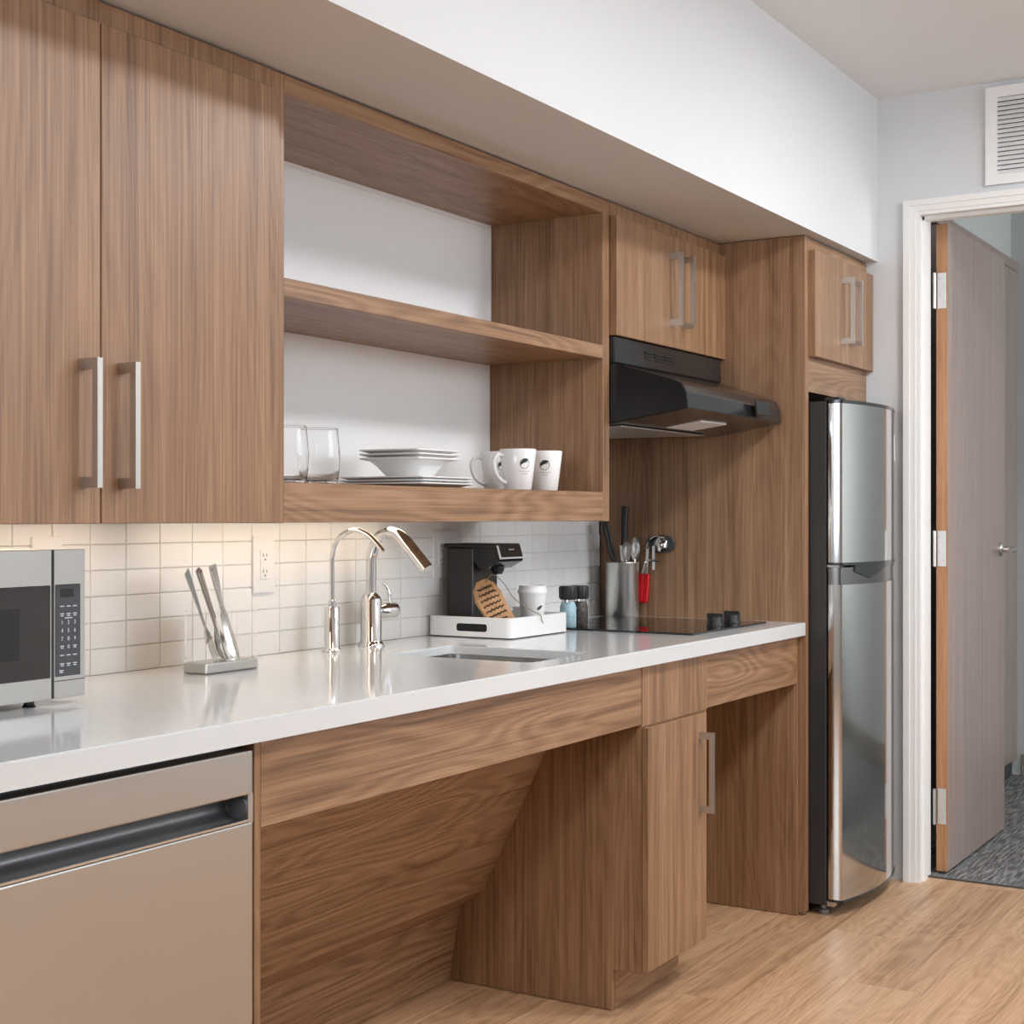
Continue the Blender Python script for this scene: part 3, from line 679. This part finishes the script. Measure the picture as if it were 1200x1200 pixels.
for r in range(7):
    v = .112 - r*.0150; wd = [.020, .024, .026, .025, .026, .025, .020][r]; k = 22; pts = []
    for i in range(k): 
        u = -wd + 2*wd*i/(k-1)
        pts.append(KP(u, v + .0032*math.sin(i*1.45 + r) * (.5+.5*rr.random()), .0142 - .004*(abs(u)/.03)))
    tube(bm, pts, .0015, 4)
obj('script_print', bm, inkb, kp, label='seven lines of black script lettering')
obj('cord', tube(nb(), catmull([KP(.006, .125, .008), KP(.034, .135, .016), KP(.050, .100, .014), KP(.056, .060, .010), Vector((3.775, -.235, .935)), Vector((3.795, -.258, .920)), Vector((3.806, -.258, .905)), Vector((3.818, -.257, .897))], 5), .0012, 6), mat('jute_cord', (.30, .22, .13), .8), kp, True)
cu = thing('paper_cup', 'white lidded paper cup with a small logo on the coffee tray', 'cup', (3.868, -.165, TF))
CX, CY = 3.880, -.195
obj('cup_wall', lathe(nb(), [(0, 0), (.026, 0), (.027, .002), (.0365, .098), (.0375, .100), (.0365, .102), (.034, .100), (.025, .004), (0, .004)], (CX, CY, TF), 36), paperc, cu, True)
obj('lid', lathe(nb(), solid([(.0385, .096), (.0395, .100), (.0385, .104), (.0365, .106), (.0350, .117), (.032, .118), (.031, .112)]), (CX, CY, TF), 36), white_p, cu, True)
def on_cone(cx, cy, z0, r0, r1, h, ang, u, v, off=.0005):
    r = r0 + (r1-r0)*(v/h) + off; a = ang + u/r; return (cx + r*math.cos(a), cy + r*math.sin(a), z0+v)
def patch(bm, f, poly):
    c = (sum(p[0] for p in poly)/len(poly), sum(p[1] for p in poly)/len(poly)); cv = bm.verts.new(f(*c)); vs = [bm.verts.new(f(*p)) for p in poly]
    for i in range(len(vs)): bm.faces.new((cv, vs[i], vs[(i+1) % len(vs)]))
va = math.radians(206.5)
f = lambda u, v: on_cone(CX, CY, TF, .027, .0365, .098, va+.62, u, v, .0006)
bm = nb(); patch(bm, f, [(-.006, .052), (.002, .056), (.008, .063), (.005, .066), (-.003, .063), (-.008, .057)]); obj('logo', bm, ink, cu)
def packet(x, y, rz, label, h=.012, w=.05, d=.035, m=white_p):
    bm = bx(-w/2, w/2, -d/2, d/2, 0, h, .002, 1); bmesh.ops.transform(bm, matrix=Matrix.Translation((x, y, TF+.0005)) @ Matrix.Rotation(rz, 4, 'Z'), verts=bm.verts[:])
    tag(obj('sugar_caddy', bm, m), label, 'packet')
packet(3.944, -.135, 1.2, 'small white condiment packet box behind the paper cup', h=.055, w=.05, d=.03)

# ------------------------------------------------------------------ salt and pepper, crock
def shaker(name, label, x, y, fill, z=CT):
    s_ = thing(name, label, 'shaker', (x, y, z), 'salt and pepper shakers')
    obj('jar', lathe(nb(), solid([(.021, 0), (.0225, .003), (.0225, .055), (.019, .066), (.0175, .070)]), (x, y, z), 28), fill, s_, True)
    obj('neck_ring', lathe(nb(), solid([(.0185, .070), (.0185, .076)]), (x, y, z), 24), chrome, s_, True)
    bm = lathe(nb(), solid([(.0215, .076), (.0235, .080), (.0245, .110), (.0225, .1135)]), (x, y, z), 24); obj('cap', bm, blackm, s_, True)
    bm = nb()
    for i in range(16):
        a = 2*PI*i/16; tube(bm, [(x+.0232*math.cos(a), y+.0232*math.sin(a), z+.080), (x+.0242*math.cos(a), y+.0242*math.sin(a), z+.110)], .0014, 5)
    obj('cap_ribs', bm, blackm, s_)
shaker('salt_shaker', 'salt shaker with pale blue label and black cap beside the tray', 4.085, -.203, salt, .8697)
shaker('pepper_grinder', 'dark pepper grinder with black cap just right of the salt shaker', 4.140, -.213, pepper, .8697)
KCX, KCY = 4.690, -.105
cr = thing('utensil_crock', 'tall brushed steel utensil crock in the corner behind the cooktop', 'crock', (KCX, KCY, CT))
obj('body', lathe(nb(), [(0, 0), (.049, 0), (.0505, .002), (.0505, .166), (.0515, .168), (.0505, .170), (.0480, .168), (.0475, .006), (0, .006)], (KCX, KCY, CT), 40), steel_m, cr, True)
GU = 'utensils in the steel crock'
def utensil(name, label, cat, path, radii, m, head=None, hm=None, flat=None):
    u_ = thing(name, label, cat, path[0], GU)
    bm = tube(nb(), catmull(path, 5), radii if isinstance(radii, float) else [radii[0] + (radii[1]-radii[0])*i/(5*(len(path)-1)) for i in range(5*(len(path)-1)+1)], 10)
    obj('handle', bm, m, u_, True)
    if head: obj('head', head, hm, u_, True)
zc = CT+.0075
utensil('kitchen_knife', 'black-handled knife standing tallest in the steel crock', 'knife', [(4.688, -.112, 1.085), (4.688, -.113, 1.13), (4.688, -.114, 1.18), (4.688, -.115, 1.208)], (.0095, .0120), blackm,
        bx(4.687, 4.689, -.128, -.098, zc, 1.086), polished)
utensil('kitchen_scissors', 'black-handled scissors leaning left in the steel crock', 'scissors', [(4.668, -.090, 1.030), (4.656, -.080, 1.06), (4.648, -.074, 1.10), (4.643, -.070, 1.125), (4.646, -.064, 1.15), (4.660, -.062, 1.155), (4.668, -.068, 1.13), (4.672, -.080, 1.07), (4.672, -.088, 1.035)], .0062, blackm,
        bx(4.668, 4.671, -.096, -.084, zc, 1.032), polished)
def spoon_head(c, w, h, yaw):
    bm = nb(); g_ = []
    for i in range(9):
        t_ = i/8; hw = w*math.sqrt(max(0, math.sin(PI*min(.97, .08 + t_*.86))))*(.75+.25*t_)
        g_.append([bm.verts.new((hw*s_, .010*(1-s_*s_), h*t_)) for s_ in (-1, -.6, 0, .6, 1)])
    for a, b in zip(g_, g_[1:]):
        for i in range(4): bm.faces.new((a[i], a[i+1], b[i+1], b[i]))
    r_ = bmesh.ops.solidify(bm, geom=bm.faces[:], thickness=.0015)
    bmesh.ops.transform(bm, matrix=Matrix.Translation(c) @ Matrix.Rotation(yaw, 4, 'Z'), verts=bm.verts[:]); return bm
utensil('serving_spoon', 'pale steel serving spoon with its bowl up at the crock front', 'spoon', [(4.672, -.122, zc), (4.668, -.126, .96), (4.664, -.130, 1.042)], (.0045, .005), polished, spoon_head((4.664, -.130, 1.038), .017, .058, math.radians(-52)), steel_m)
utensil('serving_spoon', 'rounded steel serving spoon beside the tall knife in the crock', 'spoon', [(4.705, -.128, zc), (4.708, -.134, .96), (4.712, -.138, 1.042)], (.0045, .005), polished, spoon_head((4.712, -.138, 1.040), .020, .070, math.radians(-38)), steel_m)
# can opener with red handles hanging on the end panel
PX = 4.745
op = thing('can_opener', 'steel can opener with red handles hanging on the tall end panel', 'can opener', (PX, -.165, .905))
for dy, nm in ((0, 'handle'), (.016, 'handle')):
    bm = nb(); y = -.167 + dy
    prism(bm, rrect(y-.0085, y+.0075, .906, .998, .006, 4), 'x', PX-.016, PX-.006)
    for v in bm.verts:
        if v.co.z < .93: v.co.y += .006
    obj(nm, bev(bm, .002, 1), red, op, True, label='red vinyl handle')
bm = nb(); prism(bm, [(-.171, .995), (-.163, .995), (-.166, 1.085), (-.176, 1.085)], 'x', PX-.014, PX-.009); prism(bm, [(-.155, .995), (-.147, .995), (-.172, 1.085), (-.180, 1.085)], 'x', PX-.008, PX-.005); obj('arms', bm, polished, op)
RY = Matrix.Rotation(-PI/2, 4, 'Y')
obj('head_plate', bev(prism(nb(), rrect(-.256, -.163, 1.064, 1.116, .025, 6), 'x', PX-.010, PX-.005), .001, 1), grey_d, op, label='dark steel head')
bm = nb(); lathe(bm, solid([(.020, 0), (.0225, .002), (.0225, .006), (.018, .009)]), (PX-.010, -.214, 1.088), 28, RY); lathe(bm, solid([(.009, .009), (.009, .014), (.007, .015)]), (PX-.010, -.214, 1.088), 20, RY); obj('cutting_wheel', bm, polished, op, True)
obj('jaw', tube(nb(), catmull([(PX-.012, -.168, 1.075), (PX-.014, -.178, 1.100), (PX-.014, -.200, 1.113), (PX-.014, -.228, 1.113)], 5), .0055, 8), polished, op, True)
bm = nb(); prism(bm, rrect(-.200, -.191, 1.010, 1.085, .004, 4), 'x', PX-.027, PX-.022); obj('turn_key', bm, polished, op)
obj('key_bar', tube(nb(), [(PX-.0245, -.212, 1.040), (PX-.0245, -.176, 1.040)], .005, 8), polished, op, True)
obj('mounting_pad', bx(PX-.005, PX-.0003, -.225, -.195, 1.070, 1.105, .001, 1), white_p, op)

# ------------------------------------------------------------------ crockery on the bottom shelf
SZ = 1.2395
def glass_at(x, y, label):
    prof = [(0, .0), (.026, .0), (.030, .0004), (.033, .002), (.036, .006), (.0375, .011), (.0405, .030), (.0415, .055), (.039, .085), (.0370, .105), (.0367, .108), (.0365, .109), (.0358, .1097), (.0351, .109), (.0353, .108), (.0356, .105), (.0376, .085), (.0400, .055), (.0390, .030), (.0362, .013), (.034, .0085), (.030, .0065), (.026, .006), (0, .006)]
    tag(obj('drinking_glass', lathe(nb(), prof, (x, y, SZ), 40), glass, smooth='all'), label, 'glass', 'glasses on the shelf')
glass_at(2.520, -.345, 'clear stemless glass nearest the tall cabinet on the shelf')
glass_at(2.630, -.345, 'clear stemless glass beside the square plates')
glass_at(2.560, -.215, 'clear stemless glass behind the other two on the shelf')
def plate(i):
    x0, x1, y0, y1 = 3.010+.002*(i % 2), 3.243-.002*(i % 2), -.362, -.145; z = SZ + i*.0068
    bm = nb(); A = [rrect(x0+.03, x1-.03, y0+.03, y1-.03, .02, 4), rrect(x0+.02, x1-.02, y0+.02, y1-.02, .02, 4), rrect(x0, x1, y0, y1, .008, 4), rrect(x0, x1, y0, y1, .008, 4), rrect(x0+.022, x1-.022, y0+.022, y1-.022, .02, 4), rrect(x0+.03, x1-.03, y0+.03, y1-.03, .02, 4)]
    L = [[bm.verts.new((*p, z+h)) for p in a] for a, h in zip(A, (.0002, .0012, .0082, .0108, .0046, .0036))]
    for a, b in zip(L, L[1:]):
        for k in range(len(a)): bm.faces.new((a[k], a[(k+1)%len(a)], b[(k+1)%len(a)], b[k]))
    bm.faces.new(L[0][::-1]); bm.faces.new(L[-1])
    tag(obj('square_plate', bm, china, smooth=True), ['bottom one of the three square white plates under the bowls', 'middle one of the three square white plates under the bowls', 'topmost square white plate right under the bowls'][i], 'plate', 'square plates on the shelf')
for i in range(3): plate(i)
def bowl(i):
    z = SZ + .0195 + .0092*i
    x0, x1, y0, y1 = 3.046, 3.236, -.330, -.172; cx_, cy_ = (x0+x1)/2, (y0+y1)/2
    bm = nb()
    def R_(s_, r): w, d = (x1-x0)/2*s_, (y1-y0)/2*s_; return rrect(cx_-w, cx_+w, cy_-d, cy_+d, r, 5)
    L = [[bm.verts.new((*p, z+h)) for p in R_(s_, r)] for s_, r, h in ((.42, .03, 0), (.50, .03, .001), (.72, .03, .028), (.82, .02, .040), (1, .008, .0455), (1, .008, .0485), (.82, .02, .0435), (.70, .03, .031), (.47, .03, .005))]
    for a, b in zip(L, L[1:]):
        for k in range(len(a)): bm.faces.new((a[k], a[(k+1)%len(a)], b[(k+1)%len(a)], b[k]))
    bm.faces.new(L[0][::-1]); bm.faces.new(L[-1])
    tag(obj('square_bowl', bm, china, smooth=True), ['lowest square white bowl resting on the plates', 'middle square white bowl in the stack of three', 'topmost square white bowl in the stack of three'][i], 'bowl', 'square bowls on the shelf')
for i in range(3): bowl(i)
def mug(x, y, logo_a, handle_a, label):
    m_ = thing('mug', label, 'mug', (x, y, SZ), 'white mugs with a round logo'); h, r0, r1 = .100, .033, .0445
    obj('cup', lathe(nb(), [(0, .001), (r0-.003, 0), (r0, .003), (r1, h-.002), (r1-.001, h), (r1-.003, h-.001), (r0-.003, .006), (0, .006)], (x, y, SZ), 40), china, m_, True)
    d = Vector((math.cos(handle_a), math.sin(handle_a), 0)); c = Vector((x, y, SZ))
    P_ = [c + d*r + Vector((0, 0, z)) for r, z in ((.0415, .084), (.056, .086), (.0675, .074), (.0680, .056), (.0600, .036), (.0480, .024), (.0345, .018))]
    obj('handle', tube(nb(), catmull(P_, 5), .0052, 10), china, m_, True)
    f = lambda u, v: on_cone(x, y, SZ, r0, r1, h, logo_a, u, v, .0006)
    bm = nb(); R0 = .0125; cz = .064
    ring = [(R0*math.cos(a), R0*math.sin(a)) for a in [2*PI*i/28 for i in range(29)]]
    for (a, b), (c_, e_) in zip(ring, ring[1:]):
        k = .90; bm.faces.new([bm.verts.new(f(*p)) for p in ((a, cz+b), (c_, cz+e_), (c_*k, cz+e_*k), (a*k, cz+b*k))])
    patch(bm, f, [(-.0105, cz-.004), (-.004, cz+.0005), (.004, cz+.004), (.0105, cz+.0105), (.003, cz+.0125), (-.005, cz+.010), (-.0105, cz+.004)])
    patch(bm, f, [(.001, cz+.0015), (.006, cz+.003), (.0115, cz+.007), (.006, cz+.0045)])
    obj('logo', bm, ink, m_)
    bm = nb()
    for v, w in ((.0445, .016), (.0385, .009)): 
        for i in range(8): u0 = -w + 2*w*i/8; bm.faces.new([bm.verts.new(f(*p)) for p in ((u0, v), (u0+2*w/8*.8, v), (u0+2*w/8*.8, v+.0017), (u0, v+.0017))])
    obj('print_line', bm, greyink, m_)
mug(3.640, -.215, va+.35, math.radians(138), 'white logo mug furthest back beside the plates')
mug(3.525, -.330, va+.42, math.radians(150), 'white logo mug in the middle with handle turned left')
mug(3.672, -.330, va+.0, math.radians(128), 'white logo mug furthest right on the bottom shelf')

# ------------------------------------------------------------------ lamps
def ceiling_lamp(x, y, label, power, r=.22, col=(.95, .97, 1)):
    t_ = thing('ceiling_lamp', label, 'lamp', (x, y, CEIL-.03), 'round flush ceiling lamps')
    obj('rim', lathe(nb(), [(r+.015, .03), (r+.015, .004), (r+.004, 0), (r, .004), (r, .03)], (x, y, CEIL-.03), 32), white_p, t_, True)
    obj('diffuser', lathe(nb(), solid([(r, .006), (r, .02)]), (x, y, CEIL-.03), 32), emit('lamp_diffuser', col, power), t_, True)
ceiling_lamp(1.35, -1.95, 'round ceiling lamp nearest the microwave end', 32)
ceiling_lamp(2.85, -1.95, 'round ceiling lamp opposite the sink', 43)
ceiling_lamp(4.35, -1.95, 'round ceiling lamp in front of the doorway end', 70)
for x0, x1, lb in ((1.46, 2.36, 'warm slim light bar under the tall wall cabinet'), (2.47, 3.42, 'warm slim light bar under the open shelf unit')):
    ul = thing('under_cabinet_light', lb, 'lamp', ((x0+x1)/2, -.11, UB+.017))
    obj('housing', bx(x0, x1, -.140, -.090, UB+.018, UB+.0275), white_p, ul)
    obj('strip', bx(x0+.01, x1-.01, -.134, -.096, UB+.015, UB+.018), emit('warm_led', (1, .80, .60), 9), ul)
